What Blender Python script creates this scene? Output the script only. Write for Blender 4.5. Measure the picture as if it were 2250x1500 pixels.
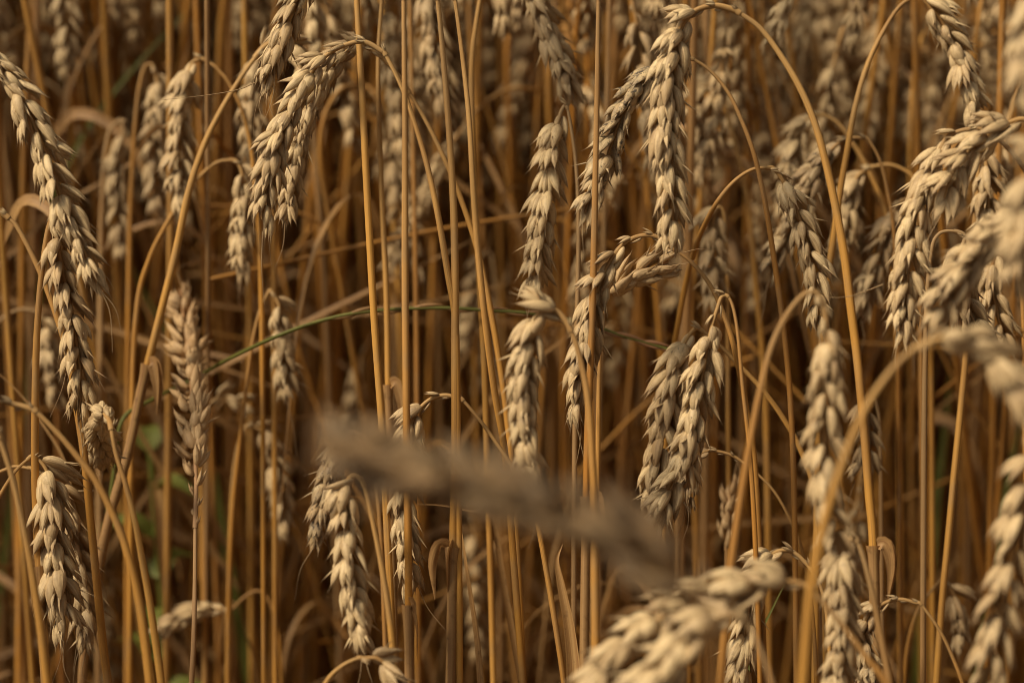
import bpy, math, random
import numpy as np
from mathutils import Vector, Matrix

for o in list(bpy.data.objects):
    bpy.data.objects.remove(o)
random.seed(11)
RNG = np.random.default_rng(11)
SC = bpy.context.scene
COL = SC.collection

# ------------------------------------------------------------------ camera
PITCH, CAM_H, FOCUS = math.radians(13.0), 1.0, 1.0
LENS = 85.0
FPX = LENS / 36.0 * 2250.0
cam_d = bpy.data.cameras.new('camera')
cam = bpy.data.objects.new('camera', cam_d)
COL.objects.link(cam)
cam.location = (0, 0, CAM_H)
cam.rotation_euler = (math.pi / 2 - PITCH, 0, 0)
cam_d.lens = LENS
cam_d.sensor_width = 36.0
cam_d.clip_start = 0.02
cam_d.clip_end = 2000.0
cam_d.dof.use_dof = True
cam_d.dof.focus_distance = FOCUS
cam_d.dof.aperture_fstop = 4.7
cam_d.dof.aperture_blades = 9
SC.camera = cam

# ------------------------------------------------------------------ sky and sun
SUN_VEC = Vector((-0.60, -0.32, 0.76)).normalized()
SUN_EL = math.asin(SUN_VEC.z)
SUN_AZ = math.atan2(SUN_VEC.x, SUN_VEC.y)
world = bpy.data.worlds.new('World')
SC.world = world
world.use_nodes = True
wn = world.node_tree
bg = wn.nodes['Background']
sky = wn.nodes.new('ShaderNodeTexSky')
sky.sky_type = 'NISHITA'
sky.sun_disc = False
sky.sun_elevation = SUN_EL
sky.sun_rotation = SUN_AZ % (2 * math.pi)
sky.air_density = 1.0
sky.dust_density = 5.0
sky.ozone_density = 0.6
bg.inputs['Strength'].default_value = 0.085
# thin cloud in front of the blue: most of the sky's colour is washed out to a warm white
bw = wn.nodes.new('ShaderNodeRGBToBW')
wn.links.new(sky.outputs[0], bw.inputs[0])
warm = wn.nodes.new('ShaderNodeMix')
warm.data_type, warm.blend_type = 'RGBA', 'MULTIPLY'
warm.inputs[0].default_value = 1.0
wn.links.new(bw.outputs[0], warm.inputs[6])
warm.inputs[7].default_value = (1.0, 0.94, 0.84, 1)
veil = wn.nodes.new('ShaderNodeMix')
veil.data_type = 'RGBA'
veil.inputs[0].default_value = 0.85
wn.links.new(sky.outputs[0], veil.inputs[6])
wn.links.new(warm.outputs[2], veil.inputs[7])
wn.links.new(veil.outputs[2], bg.inputs['Color'])
sun_d = bpy.data.lights.new('sun', 'SUN')
sun = bpy.data.objects.new('sun', sun_d)
COL.objects.link(sun)
sun_d.energy = 3.7
sun_d.angle = math.radians(12.0)
sun_d.color = (1.0, 0.83, 0.60)
sun.rotation_euler = SUN_VEC.to_track_quat('Z', 'Y').to_euler()
sun.location = (-3, -2, 4)

SC.view_settings.view_transform = 'Standard'
SC.view_settings.look = 'None'
SC.view_settings.exposure = 0.06
SC.view_settings.gamma = 1.0
SC.cycles.use_denoising = True
SC.cycles.filter_width = 0.95
SC.cycles.max_bounces = 8
SC.cycles.diffuse_bounces = 7
SC.cycles.transmission_bounces = 4
SC.cycles.sample_clamp_indirect = 6.0


# ------------------------------------------------------------------ materials
def mat_new(name):
    m = bpy.data.materials.new(name)
    m.use_nodes = True
    nt = m.node_tree
    b = nt.nodes['Principled BSDF']
    return m, nt, b


def node(nt, t, **kw):
    n = nt.nodes.new(t)
    for k, v in kw.items():
        setattr(n, k, v)
    return n


def mixc(nt, fac, a, b, blend='MIX'):
    n = node(nt, 'ShaderNodeMix', data_type='RGBA', blend_type=blend)
    for sock, v in ((n.inputs[0], fac), (n.inputs[6], a), (n.inputs[7], b)):
        if hasattr(v, 'is_output'):
            nt.links.new(v, sock)
        elif isinstance(v, (int, float)):
            sock.default_value = v
        else:
            sock.default_value = (v[0], v[1], v[2], 1)
    return n.outputs[2]


def mth(nt, op, a, b=None, c=None, clamp=False):
    n = node(nt, 'ShaderNodeMath', operation=op, use_clamp=clamp)
    for i, v in enumerate((a, b, c)):
        if v is None:
            continue
        if hasattr(v, 'is_output'):
            nt.links.new(v, n.inputs[i])
        else:
            n.inputs[i].default_value = v
    return n.outputs[0]


def ramp(nt, fac, lo, hi, a=0.0, b=1.0):
    n = node(nt, 'ShaderNodeMapRange', interpolation_type='SMOOTHSTEP')
    nt.links.new(fac, n.inputs[0])
    n.inputs[1].default_value, n.inputs[2].default_value = lo, hi
    n.inputs[3].default_value, n.inputs[4].default_value = a, b
    return n.outputs[0]


def attr_in(nt):
    a = node(nt, 'ShaderNodeAttribute', attribute_name='shape')
    s = node(nt, 'ShaderNodeSeparateColor')
    nt.links.new(a.outputs['Color'], s.inputs[0])
    oi = node(nt, 'ShaderNodeObjectInfo')
    so = node(nt, 'ShaderNodeSeparateColor')
    nt.links.new(oi.outputs['Color'], so.inputs[0])
    return s.outputs, so.outputs, oi.outputs['Random']


def noise(nt, vec, scale, detail=3.0, rough=0.55):
    n = node(nt, 'ShaderNodeTexNoise')
    n.inputs['Scale'].default_value = scale
    n.inputs['Detail'].default_value = detail
    n.inputs['Roughness'].default_value = rough
    if vec is not None:
        nt.links.new(vec, n.inputs['Vector'])
    return n.outputs[0]


def comb(nt, x, y, z):
    n = node(nt, 'ShaderNodeCombineXYZ')
    for i, v in enumerate((x, y, z)):
        if hasattr(v, 'is_output'):
            nt.links.new(v, n.inputs[i])
        else:
            n.inputs[i].default_value = v
    return n.outputs[0]


def add_translucent(nt, b, color, amount):
    tr = node(nt, 'ShaderNodeBsdfTranslucent')
    nt.links.new(color, tr.inputs['Color'])
    mx = node(nt, 'ShaderNodeMixShader')
    mx.inputs[0].default_value = amount
    nt.links.new(b.outputs[0], mx.inputs[1])
    nt.links.new(tr.outputs[0], mx.inputs[2])
    nt.links.new(mx.outputs[0], nt.nodes['Material Output'].inputs['Surface'])


def make_husk():
    m, nt, b = mat_new('dry_husk')
    (u, t, r), (tone, mould, red), rnd = attr_in(nt)
    geo = node(nt, 'ShaderNodeNewGeometry')
    pos = geo.outputs['Position']
    # pale straw to tan to brown, each hull its own shade
    sh = mth(nt, 'ADD', mth(nt, 'MULTIPLY', tone, 0.75), mth(nt, 'MULTIPLY_ADD', r, 0.45, -0.10))
    sh = mth(nt, 'ADD', sh, mth(nt, 'MULTIPLY_ADD', rnd, 0.24, -0.12))
    c = mixc(nt, ramp(nt, sh, 0.0, 1.1), (0.79, 0.605, 0.33), (0.45, 0.295, 0.14))
    # papery paler base, browner beak
    c = mixc(nt, ramp(nt, t, 0.62, 1.0, 0.0, 0.5), c, (0.30, 0.185, 0.10))
    blot = noise(nt, pos, 420.0, 3.0, 0.6)
    c = mixc(nt, ramp(nt, blot, 0.48, 0.75, 0.0, 0.6), c, (0.40, 0.28, 0.15))
    # veins along the hull
    vein = noise(nt, comb(nt, mth(nt, 'MULTIPLY', u, 11.0), mth(nt, 'MULTIPLY', t, 1.1), mth(nt, 'MULTIPLY', r, 37.0)), 1.0, 2.0)
    c = mixc(nt, ramp(nt, vein, 0.46, 0.64, 0.0, 0.55), c, (0.30, 0.19, 0.095))
    # thin browner margins where the hull's two sides meet
    rim = mth(nt, 'ABSOLUTE', mth(nt, 'SUBTRACT', u, 0.62))
    c = mixc(nt, ramp(nt, rim, 0.0, 0.12, 0.5, 0.0), c, (0.33, 0.19, 0.085))
    c = mixc(nt, mth(nt, 'MULTIPLY', red, 0.75), c, (0.50, 0.29, 0.125))
    # grey weathering and black mould specks; on the near dark ear painted shade
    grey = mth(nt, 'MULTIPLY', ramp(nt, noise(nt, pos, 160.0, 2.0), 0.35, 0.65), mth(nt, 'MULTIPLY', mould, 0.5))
    grey = mth(nt, 'ADD', grey, mth(nt, 'MULTIPLY', mth(nt, 'SUBTRACT', mould, 1.0, clamp=True), 0.9), clamp=True)  # further grey above full mould, meant as shade in the near ear's colour
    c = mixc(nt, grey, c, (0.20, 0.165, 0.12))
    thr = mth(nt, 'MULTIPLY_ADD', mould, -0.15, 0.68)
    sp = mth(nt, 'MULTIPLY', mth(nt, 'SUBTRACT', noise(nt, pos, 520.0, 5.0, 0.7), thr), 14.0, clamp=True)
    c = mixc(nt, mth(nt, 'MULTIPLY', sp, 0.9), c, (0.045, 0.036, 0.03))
    nt.links.new(c, b.inputs['Base Color'])
    b.inputs['Roughness'].default_value = 0.55
    b.inputs['Specular IOR Level'].default_value = 0.35
    bp = node(nt, 'ShaderNodeBump')
    bp.inputs['Strength'].default_value = 0.6
    bp.inputs['Distance'].default_value = 0.0006
    nt.links.new(mth(nt, 'ADD', vein, mth(nt, 'MULTIPLY', blot, 0.6)), bp.inputs['Height'])
    nt.links.new(bp.outputs[0], b.inputs['Normal'])
    add_translucent(nt, b, c, 0.16)
    return m


def make_straw():
    m, nt, b = mat_new('dry_straw')
    (u, t, r), (tone, mould, red), rnd = attr_in(nt)
    geo = node(nt, 'ShaderNodeNewGeometry')
    pos = geo.outputs['Position']
    sh = mth(nt, 'ADD', mth(nt, 'MULTIPLY', tone, 0.6), mth(nt, 'MULTIPLY', r, 0.5))
    c = mixc(nt, ramp(nt, sh, 0.0, 1.0), (0.57, 0.305, 0.066), (0.45, 0.183, 0.019))
    # the neck is paler than the lower straw
    c = mixc(nt, ramp(nt, t, 0.62, 1.0, 0.0, 0.6), c, (0.48, 0.335, 0.16))
    st = noise(nt, comb(nt, mth(nt, 'MULTIPLY', u, 18.0), mth(nt, 'MULTIPLY', t, 5.0), mth(nt, 'MULTIPLY', r, 53.0)), 1.0, 3.0)
    c = mixc(nt, ramp(nt, st, 0.45, 0.70, 0.0, 0.65), c, (0.20, 0.10, 0.028))
    c = mixc(nt, ramp(nt, r, 0.80, 0.92, 0.0, 0.6), c, (0.36, 0.265, 0.15))
    big = noise(nt, pos, 45.0, 2.0)
    c = mixc(nt, ramp(nt, big, 0.45, 0.7, 0.0, 0.5), c, (0.33, 0.21, 0.095))
    c = mixc(nt, ramp(nt, noise(nt, pos, 14.0, 3.0), 0.48, 0.68, 0.0, 0.45), c, (0.27, 0.125, 0.03))
    c = mixc(nt, mth(nt, 'MULTIPLY', red, 0.7), c, (0.33, 0.15, 0.07))
    thr = mth(nt, 'MULTIPLY_ADD', mould, -0.16, 0.76)
    sp = mth(nt, 'MULTIPLY', mth(nt, 'SUBTRACT', noise(nt, pos, 520.0, 4.0, 0.65), thr), 10.0, clamp=True)
    c = mixc(nt, mth(nt, 'MULTIPLY', sp, 0.8), c, (0.055, 0.04, 0.025))
    c = mixc(nt, mth(nt, 'MULTIPLY', mould, 0.5), c, (0.19, 0.12, 0.055))
    nt.links.new(c, b.inputs['Base Color'])
    b.inputs['Roughness'].default_value = 0.6
    b.inputs['Specular IOR Level'].default_value = 0.25
    bp = node(nt, 'ShaderNodeBump')
    bp.inputs['Strength'].default_value = 0.35
    bp.inputs['Distance'].default_value = 0.0006
    nt.links.new(st, bp.inputs['Height'])
    nt.links.new(bp.outputs[0], b.inputs['Normal'])
    return m


def make_leafmat(name, c1, c2, trans):
    m, nt, b = mat_new(name)
    (u, t, r), (tone, mould, red), rnd = attr_in(nt)
    st = noise(nt, comb(nt, mth(nt, 'MULTIPLY', u, 16.0), mth(nt, 'MULTIPLY', t, 2.5), mth(nt, 'MULTIPLY', r, 31.0)), 1.0, 3.0)
    c = mixc(nt, ramp(nt, st, 0.3, 0.7), c1, c2)
    geo = node(nt, 'ShaderNodeNewGeometry')
    c = mixc(nt, ramp(nt, noise(nt, geo.outputs['Position'], 260.0, 3.0), 0.55, 0.72, 0.0, 0.5), c, (c2[0] * .4, c2[1] * .4, c2[2] * .4))
    c = mixc(nt, mth(nt, 'MULTIPLY', red, 0.8), c, (0.30, 0.13, 0.07))
    nt.links.new(c, b.inputs['Base Color'])
    b.inputs['Roughness'].default_value = 0.6
    add_translucent(nt, b, c, trans)
    return m


def make_soil():
    m, nt, b = mat_new('dry_soil')
    tc = node(nt, 'ShaderNodeTexCoord')
    n1 = noise(nt, tc.outputs['Object'], 22.0, 6.0, 0.65)
    c = mixc(nt, ramp(nt, n1, 0.3, 0.7), (0.05, 0.032, 0.018), (0.16, 0.105, 0.055))
    nt.links.new(c, b.inputs['Base Color'])
    b.inputs['Roughness'].default_value = 0.95
    bp = node(nt, 'ShaderNodeBump')
    bp.inputs['Distance'].default_value = 0.02
    nt.links.new(n1, bp.inputs['Height'])
    nt.links.new(bp.outputs[0], b.inputs['Normal'])
    return m


HUSK, STRAW, SOIL = make_husk(), make_straw(), make_soil()
DRYLEAF = make_leafmat('dry_leaf', (0.48, 0.295, 0.11), (0.29, 0.15, 0.05), 0.25)
GREEN = make_leafmat('green_blade', (0.14, 0.175, 0.024), (0.20, 0.20, 0.04), 0.3)


# ------------------------------------------------------------------ mesh helpers
class MB:
    """Collects quads with a 'shape' colour attribute (around, along, random)."""

    def __init__(self):
        self.v, self.f, self.a, self.m, self.n = [], [], [], [], 0

    def add(self, v, f, a, mat=0):
        self.v.append(v)
        self.f.append(f + self.n)
        self.a.append(a)
        self.m.append(np.full(len(f), mat, np.int32))
        self.n += len(v)

    def mesh(self, name, mats):
        v = np.concatenate(self.v).astype(np.float32)
        f = np.concatenate(self.f).astype(np.int32)
        a = np.concatenate(self.a).astype(np.float32)
        me = bpy.data.meshes.new(name)
        me.vertices.add(len(v))
        me.vertices.foreach_set('co', v.ravel())
        me.loops.add(f.size)
        me.loops.foreach_set('vertex_index', f.ravel())
        me.polygons.add(len(f))
        me.polygons.foreach_set('loop_start', np.arange(0, f.size, 4, dtype=np.int32))
        for mt in mats:
            me.materials.append(mt)
        me.polygons.foreach_set('material_index', np.concatenate(self.m))
        me.polygons.foreach_set('use_smooth', np.ones(len(f), bool))
        at = me.attributes.new('shape', 'FLOAT_COLOR', 'POINT')
        at.data.foreach_set('color', a.ravel())
        me.update(calc_edges=True)
        return me


def unit(v):
    return v / (np.linalg.norm(v) + 1e-12)


def catmull(pts, sub):
    p = np.asarray(pts, float)
    p = np.vstack([2 * p[0] - p[1], p, 2 * p[-1] - p[-2]])
    out = []
    t = np.linspace(0, 1, sub, endpoint=False)[:, None]
    for i in range(1, len(p) - 2):
        a, b, c, d = p[i - 1], p[i], p[i + 1], p[i + 2]
        out.append(0.5 * ((2 * b) + (c - a) * t + (2 * a - 5 * b + 4 * c - d) * t ** 2 + (3 * b - a - 3 * c + d) * t ** 3))
    out.append(p[-2][None])
    return np.vstack(out)


def frames(path):
    T = np.gradient(path, axis=0)
    T /= np.linalg.norm(T, axis=1)[:, None] + 1e-12
    N = np.zeros_like(T)
    ref = np.array([0.13, -1, 0.07])
    n = unit(ref - T[0] * ref.dot(T[0]))
    for i in range(len(T)):
        n = unit(n - T[i] * n.dot(T[i]))
        N[i] = n
    return T, N, np.cross(T, N)


def grid_faces(k, m, closed=True):
    i = np.arange(k - 1)[:, None]
    j = np.arange(m if closed else m - 1)[None, :]
    j2 = (j + 1) % m
    return np.stack([i * m + j, i * m + j2, (i + 1) * m + j2, (i + 1) * m + j], -1).reshape(-1, 4)


def tube(mb, path, rad, m=8, rnd=0.5, mat=0, t0=0.0, t1=1.0):
    T, N, B = frames(path)
    k = len(path)
    an = np.linspace(0, 2 * np.pi, m, endpoint=False)
    rad = np.broadcast_to(np.asarray(rad, float), (k,))
    v = path[:, None] + rad[:, None, None] * (np.cos(an)[None, :, None] * N[:, None] + np.sin(an)[None, :, None] * B[:, None])
    a = np.zeros((k, m, 4))
    a[..., 0] = 0.5 - 0.5 * np.cos(an)[None]
    a[..., 1] = np.linspace(t0, t1, k)[:, None]
    a[..., 2] = rnd
    a[..., 3] = 1
    mb.add(v.reshape(-1, 3), grid_faces(k, m), a.reshape(-1, 4), mat)


def ribbon(mb, path, width, nrm, rnd=0.5, mat=0, fold=0.25, m=5, twist=0.0):
    """A thin blade along a path, folded along its midrib, tapering to a tip."""
    k = len(path)
    T = np.gradient(path, axis=0)
    T /= np.linalg.norm(T, axis=1)[:, None] + 1e-12
    nrm = np.asarray(nrm, float)
    side = np.cross(T, nrm)
    side /= np.linalg.norm(side, axis=1)[:, None] + 1e-9
    up = np.cross(side, T)
    tt = np.linspace(0, 1, k)
    ang = twist * tt
    s2 = side * np.cos(ang)[:, None] + up * np.sin(ang)[:, None]
    u2 = -side * np.sin(ang)[:, None] + up * np.cos(ang)[:, None]
    w = width * np.minimum(1, 0.35 + 4 * tt) * (1 - tt ** 2.2) + 0.00015
    x = np.linspace(-1, 1, m)
    v = path[:, None] + w[:, None, None] * (x[None, :, None] * s2[:, None] + fold * (np.abs(x)[None, :, None]) * u2[:, None])
    a = np.zeros((k, m, 4))
    a[..., 0] = (x[None] + 1) / 2
    a[..., 1] = tt[:, None]
    a[..., 2] = rnd
    a[..., 3] = 1
    mb.add(v.reshape(-1, 3), grid_faces(k, m, False), a.reshape(-1, 4), mat)


PT = np.array([0, .07, .2, .38, .56, .72, .85, .94, 1.0])
PR = np.array([.30, .62, .92, 1.0, .90, .64, .34, .13, .02])


def floret(L, W, H, rings=9, m=8, beak=0.0, rnd=0.5, lean=0.0, curl=0.0):
    """One pointed hull: local z along, x outward (keel), y across."""
    tt = np.linspace(0, 1, rings)
    if rings >= 9:
        tt = PT
    pr = np.interp(tt, PT, PR)
    an = np.linspace(0, 2 * np.pi, m, endpoint=False)
    ca, sa = np.cos(an), np.sin(an)
    keel = np.where(ca > 0, ca * (1 + 0.18 * np.maximum(ca, 0) ** 6), ca * 0.55)
    z = tt * L
    if beak > 0:
        z = np.append(z, L + beak)
        pr = np.append(np.maximum(pr, 0.05), 0.015)
        tt = np.append(tt, 1.0)
    k = len(z)
    cx = 0.22 * H * np.sin(np.pi * np.minimum(tt, 1)) + curl * L * tt ** 2
    v = np.zeros((k, m, 3))
    v[..., 0] = cx[:, None] + pr[:, None] * H * keel[None]
    v[..., 1] = pr[:, None] * W * sa[None]
    v[..., 2] = z[:, None]
    a = np.zeros((k, m, 4))
    a[..., 0] = (0.5 - 0.5 * ca)[None]
    a[..., 1] = tt[:, None]
    a[..., 2] = rnd
    a[..., 3] = 1
    return v.reshape(-1, 3), grid_faces(k, m), a.reshape(-1, 4)


def rot(axis, ang):
    c, s = math.cos(ang), math.sin(ang)
    if axis == 'x':
        return np.array([[1, 0, 0], [0, c, -s], [0, s, c]])
    if axis == 'y':
        return np.array([[c, 0, s], [0, 1, 0], [-s, 0, c]])
    return np.array([[c, -s, 0], [s, c, 0], [0, 0, 1]])


def spikelet_geo(rg, kind, lod=0):
    """A spikelet: glumes outside, hulls between, in the frame z up the ear, x away from its axis."""
    parts = []
    rings, m = ((9, 8), (6, 6), (5, 4))[lod]
    j = lambda s: float(rg.normal(0, s))

    def put(L, W, H, wa, oa, base, beak, curl=0.0):
        v, f, a = floret(L, W, H, rings, m, beak if lod == 0 else beak * .7, float(rg.random()), curl=curl)
        v = v @ rot('z', math.atan2(math.sin(wa), 0.8) * 0.9).T @ rot('y', oa).T @ rot('x', -wa).T + np.asarray(base)
        parts.append((v, f, a))

    mm = 0.001
    if kind == 'plump':
        op = 1.0 + j(.2)
        for s in (-1, 1):
            put((11.0 + j(.7)) * mm, (2.7 + j(.25)) * mm, (2.05 + j(.2)) * mm, s * (0.22 + j(.07)) * op, 0.06 + j(.08), (0, s * .9 * mm, 0), (.9 + abs(j(1.0))) * mm, j(.03))
        for s in (-1, 1):
            put((11.6 + j(.8)) * mm, (2.05 + j(.2)) * mm, (1.75 + j(.1)) * mm, s * (0.15 + j(.06)) * op, 0.13 + s * .05 + j(.08), (.8 * mm, s * .5 * mm, 2.0 * mm), (1.3 + abs(j(1.3))) * mm, j(.04))
        if lod < 2 and rg.random() < .6:
            put((8.6 + j(.5)) * mm, 1.5 * mm, 1.4 * mm, j(.12), 0.30 + j(.08), (1.6 * mm, 0, 3.4 * mm), 1.0 * mm)
        if lod == 0:
            for s in (-1, 1, -1, 1):
                put((9.5 + j(1.4)) * mm, (.75 + j(.15)) * mm, .35 * mm, s * (.30 + abs(j(.2))), .22 + j(.2), (.4 * mm, s * 1.0 * mm, 2.6 * mm), 1.6 * mm, j(.12))
    elif kind == 'open':
        fl = 6 if lod == 0 else 4
        for q in range(fl):
            s = (q / (fl - 1) - .5) * 2
            put((11.0 + j(.8)) * mm, (1.75 + j(.2)) * mm, (1.3 + j(.1)) * mm, s * (0.44 + j(.05)), 0.14 + .16 * (1 - abs(s)) + j(.09), (.5 * mm, s * .8 * mm, (1.6 - 1.4 * abs(s)) * mm), (1.0 + abs(j(.9))) * mm, j(.06))
    else:
        for s in (-1, 1):
            put((8.0 + j(.7)) * mm, (1.15 + j(.12)) * mm, (.9 + j(.1)) * mm, s * (0.20 + j(.06)), .10 + j(.06), (0, s * .3 * mm, 0), .9 * mm)
        if lod < 2:
            put((7.4 + j(.6)) * mm, .9 * mm, .8 * mm, j(.1), .24, (.5 * mm, 0, 1.2 * mm), .9 * mm)
    return parts


def merge(parts):
    v, f, a, n = [], [], [], 0
    for p in parts:
        v.append(p[0]); f.append(p[1] + n); a.append(p[2]); n += len(p[0])
    return np.concatenate(v), np.concatenate(f), np.concatenate(a)


SPK = {}       # full detail spikelet meshes, shared by the near ears
for kind, cnt in (('plump', 12), ('open', 8), ('slim', 5)):
    SPK[kind] = []
    for q in range(cnt):
        mb = MB()
        for p in spikelet_geo(RNG, kind, 0):
            mb.add(*p)
        SPK[kind].append(mb.mesh('spikelet', [HUSK]))
LOD = {(k, l): [merge(spikelet_geo(RNG, k, l)) for _ in range(5)] for k in ('plump', 'open', 'slim') for l in (1, 2)}


# ------------------------------------------------------------------ object helpers
GROUPS = {}


def link(name, me, parent, color=None):
    o = bpy.data.objects.new(name, me)
    COL.objects.link(o)
    if parent is not None:
        o.parent = parent
    o.color = color if color else (0.3, 0, 0, 1)
    return o


def thing(name, label, cat, loc, group=None, kind=None):
    o = bpy.data.objects.new(name, None)
    COL.objects.link(o)
    o.location = loc
    o.empty_display_size = 0.02
    o['label'] = label
    o['category'] = cat
    if group:
        o['group'] = group
    return o


CAMP = np.array([0, 0, CAM_H])
FWD = np.array([0, math.cos(PITCH), -math.sin(PITCH)])
UP = np.array([0, math.sin(PITCH), math.cos(PITCH)])
RIGHT = np.array([1.0, 0, 0])


def at(px, py, d):
    """The point d metres in front of the camera seen at a pixel of the 2250 x 1500 photograph."""
    return CAMP + d * (FWD + (px - 1125) / FPX * RIGHT + (750 - py) / FPX * UP)


def proj(p):
    q = p - CAMP
    d = q @ FWD
    return 1125 + FPX * (q @ RIGHT) / d, 750 - FPX * (q @ UP) / d, d


def pts3(pts, d):
    return [at(p[0], p[1], p[2] if len(p) > 2 else d) for p in pts]


def arclen(path):
    return np.concatenate([[0], np.cumsum(np.linalg.norm(np.diff(path, axis=0), axis=1))])


def ear_slots(path, roll, rg, fat, neck, open_, spacing=0.0043):
    """Where each spikelet sits on an ear axis: origin, 3x3 frame (x out, y across, z along), scale, kind."""
    s = arclen(path)
    L = s[-1]
    n = max(4, int(L / (spacing * fat ** .5)))
    T = np.gradient(path, axis=0)
    T /= np.linalg.norm(T, axis=1)[:, None] + 1e-12
    out = []
    q = 0.0
    for i in range(n):
        f = (i + 0.35) / n
        ss = f * L * 0.97
        p = np.array([np.interp(ss, s, path[:, c]) for c in range(3)])
        tg = unit(np.array([np.interp(ss, s, T[:, c]) for c in range(3)]))
        view = CAMP - p
        nv = unit(view - tg * view.dot(tg))
        sd = np.cross(tg, nv)
        ro = math.radians(roll + 16 * math.sin(f * 4 + roll)) + rg.normal(0, .10)
        o = math.cos(ro) * sd + math.sin(ro) * nv
        if i % 2:
            o = -o
        g = min(1.0, f / max(neck, 1e-3))
        size = (0.42 + 0.58 * g * g * (3 - 2 * g)) * (1 - 0.22 * max(0, (f - .72) / .28)) * fat * (1 + rg.normal(0, .08))
        kind = 'slim' if g < .62 else ('open' if rg.random() < open_ else 'plump')
        a = (0.24 if kind == 'open' else 0.14 if g >= .62 else 0.16) + rg.normal(0, .10)
        if i == n - 1:
            a = 0.02
        z = unit(math.cos(a) * tg + math.sin(a) * o)
        x = unit(o - z * o.dot(z))
        y = np.cross(z, x)
        tw = rg.normal(0, .25)
        x, y = math.cos(tw) * x + math.sin(tw) * y, -math.sin(tw) * x + math.cos(tw) * y
        out.append((p + o * 0.0006 * fat, np.stack([x, y, z], 1), size, kind, f))
    return out


def awn_path(p, dirn, L, rg, sag=0.5):
    d1 = unit(dirn + rg.normal(0, .18, 3))
    d2 = unit(dirn + rg.normal(0, .40, 3) + np.array([0, 0, -sag]))
    return catmull([p, p + d1 * L * .5, p + (d1 + d2) * L * .5], 5)


def ground_tail(q, prev, rg):
    """Carry a stem from its last placed point down to the soil."""
    dr = (q - prev)
    k = dr / max(1e-3, abs(dr[2])) if dr[2] < -1e-4 else np.array([0, 0, -1.0])
    kx, ky = max(-.25, min(.25, k[0])), max(-.15, min(.15, k[1]))
    z = q[2]
    out = []
    for f in (.035, .09, .19, .36, .62, .85):
        g = .5 * f + .5 * (1 - math.exp(-f))
        out.append(q + np.array([kx * z * g * .7, ky * z * g * .7, -z * f]))
    return out + [np.array([out[-1][0] + kx * z * .05, out[-1][1], -0.01])]


STALKS = []


def wheat(label, ear, stem, d=1.0, roll=40, fat=1.0, neck=.22, open_=.22, tone=.3, mould=0.0, red=0.0,
          r=1.85, awns=3, awn_len=.018, node=None, long_awn=None, stone=None, group=None, spacing=.0043):
    """One wheat stalk. ear: pixels from neck to tip, stem: pixels from neck down; each (x, y[, depth])."""
    rg = np.random.default_rng(abs(hash(('w', len(STALKS)))) % (2 ** 31) if False else 1000 + len(STALKS))
    e3, s3 = pts3(ear, d), pts3(stem, d)
    tail = ground_tail(s3[-1], s3[-2], rg)
    allp = e3[::-1] + s3 + tail
    sub = 8
    path = catmull(allp, sub)
    k = len(e3) * sub
    epath, spath = path[:k + 1][::-1], path[k:]
    base = spath[-1].copy()
    root = thing('wheat_stalk', label, 'wheat stalk', Vector((base[0], base[1], 0)), group or 'wheat stalks with ears')
    off = np.array([base[0], base[1], 0])
    cst = (stone if stone is not None else min(1, tone + .15), mould * .8, red * .5, 1)
    mb = MB()
    mould = max(mould, .2)
    sl = arclen(spath)[::-1] / arclen(spath)[-1]
    r = r * .84
    rad = r * 0.001 * (0.80 + 0.25 * (1 - sl))
    rad *= np.interp(arclen(spath), [0, .03, .10], [.68, .82, 1.0])
    ang = rg.random()
    tube(mb, spath[::-1] - off, rad[::-1], 10, ang)
    link('stem', mb.mesh('stem', [STRAW]), root, cst)
    # ear: rachis mesh that carries the spikelets
    mb = MB()
    tube(mb, epath - off, np.linspace(r * .0008, .0005, len(epath)), 7, ang, 0, 1, 1)
    er = link('ear', mb.mesh('ear_axis', [STRAW]), root, (tone, mould, red, 1))
    sl_ = ear_slots(epath, roll, rg, fat, neck, open_, spacing)
    for (p, R, sc, kd, f) in sl_:
        me = SPK[kd][rg.integers(len(SPK[kd]))]
        o = link('spikelet', me, er, (float(np.clip(tone + rg.normal(0, .12), 0, 1)), float(np.clip(mould * (0.6 + .8 * rg.random()), 0, 1)), red, 1))
        M = Matrix.Identity(4)
        for a_ in range(3):
            for b_ in range(3):
                M[a_][b_] = R[a_, b_] * sc
            M[a_][3] = p[a_] - off[a_]
        o.matrix_local = M
    n = len(sl_)
    for q in range(awns):
        p, R, sc, kd, f = sl_[int(n - 1 - (q * 1.7) % (n * .75)) if n > 5 else -1]
        tip = p + R[:, 2] * .0105 * sc
        mb = MB()
        pa = awn_path(tip, R[:, 2], awn_len * (.5 + rg.random()), rg)
        tube(mb, pa - off, np.linspace(.00022, .00006, len(pa)), 4, rg.random(), 0, .9, 1)
        link('awn', mb.mesh('awn', [HUSK]), er, (tone + .1, mould * .5, red, 1))
    if long_awn:
        mb = MB()
        pa = catmull(pts3(long_awn, d), 6)
        tube(mb, pa - off, np.linspace(.00026, .00008, len(pa)), 5, .4, 0, .8, 1)
        link('awn', mb.mesh('awn', [HUSK]), er, (tone, 0, .3, 1))
    if node:
        sheath(root, spath, off, node, r, rg, tone)
    STALKS.append((label, proj(epath[len(epath) // 2])))
    return root


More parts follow.
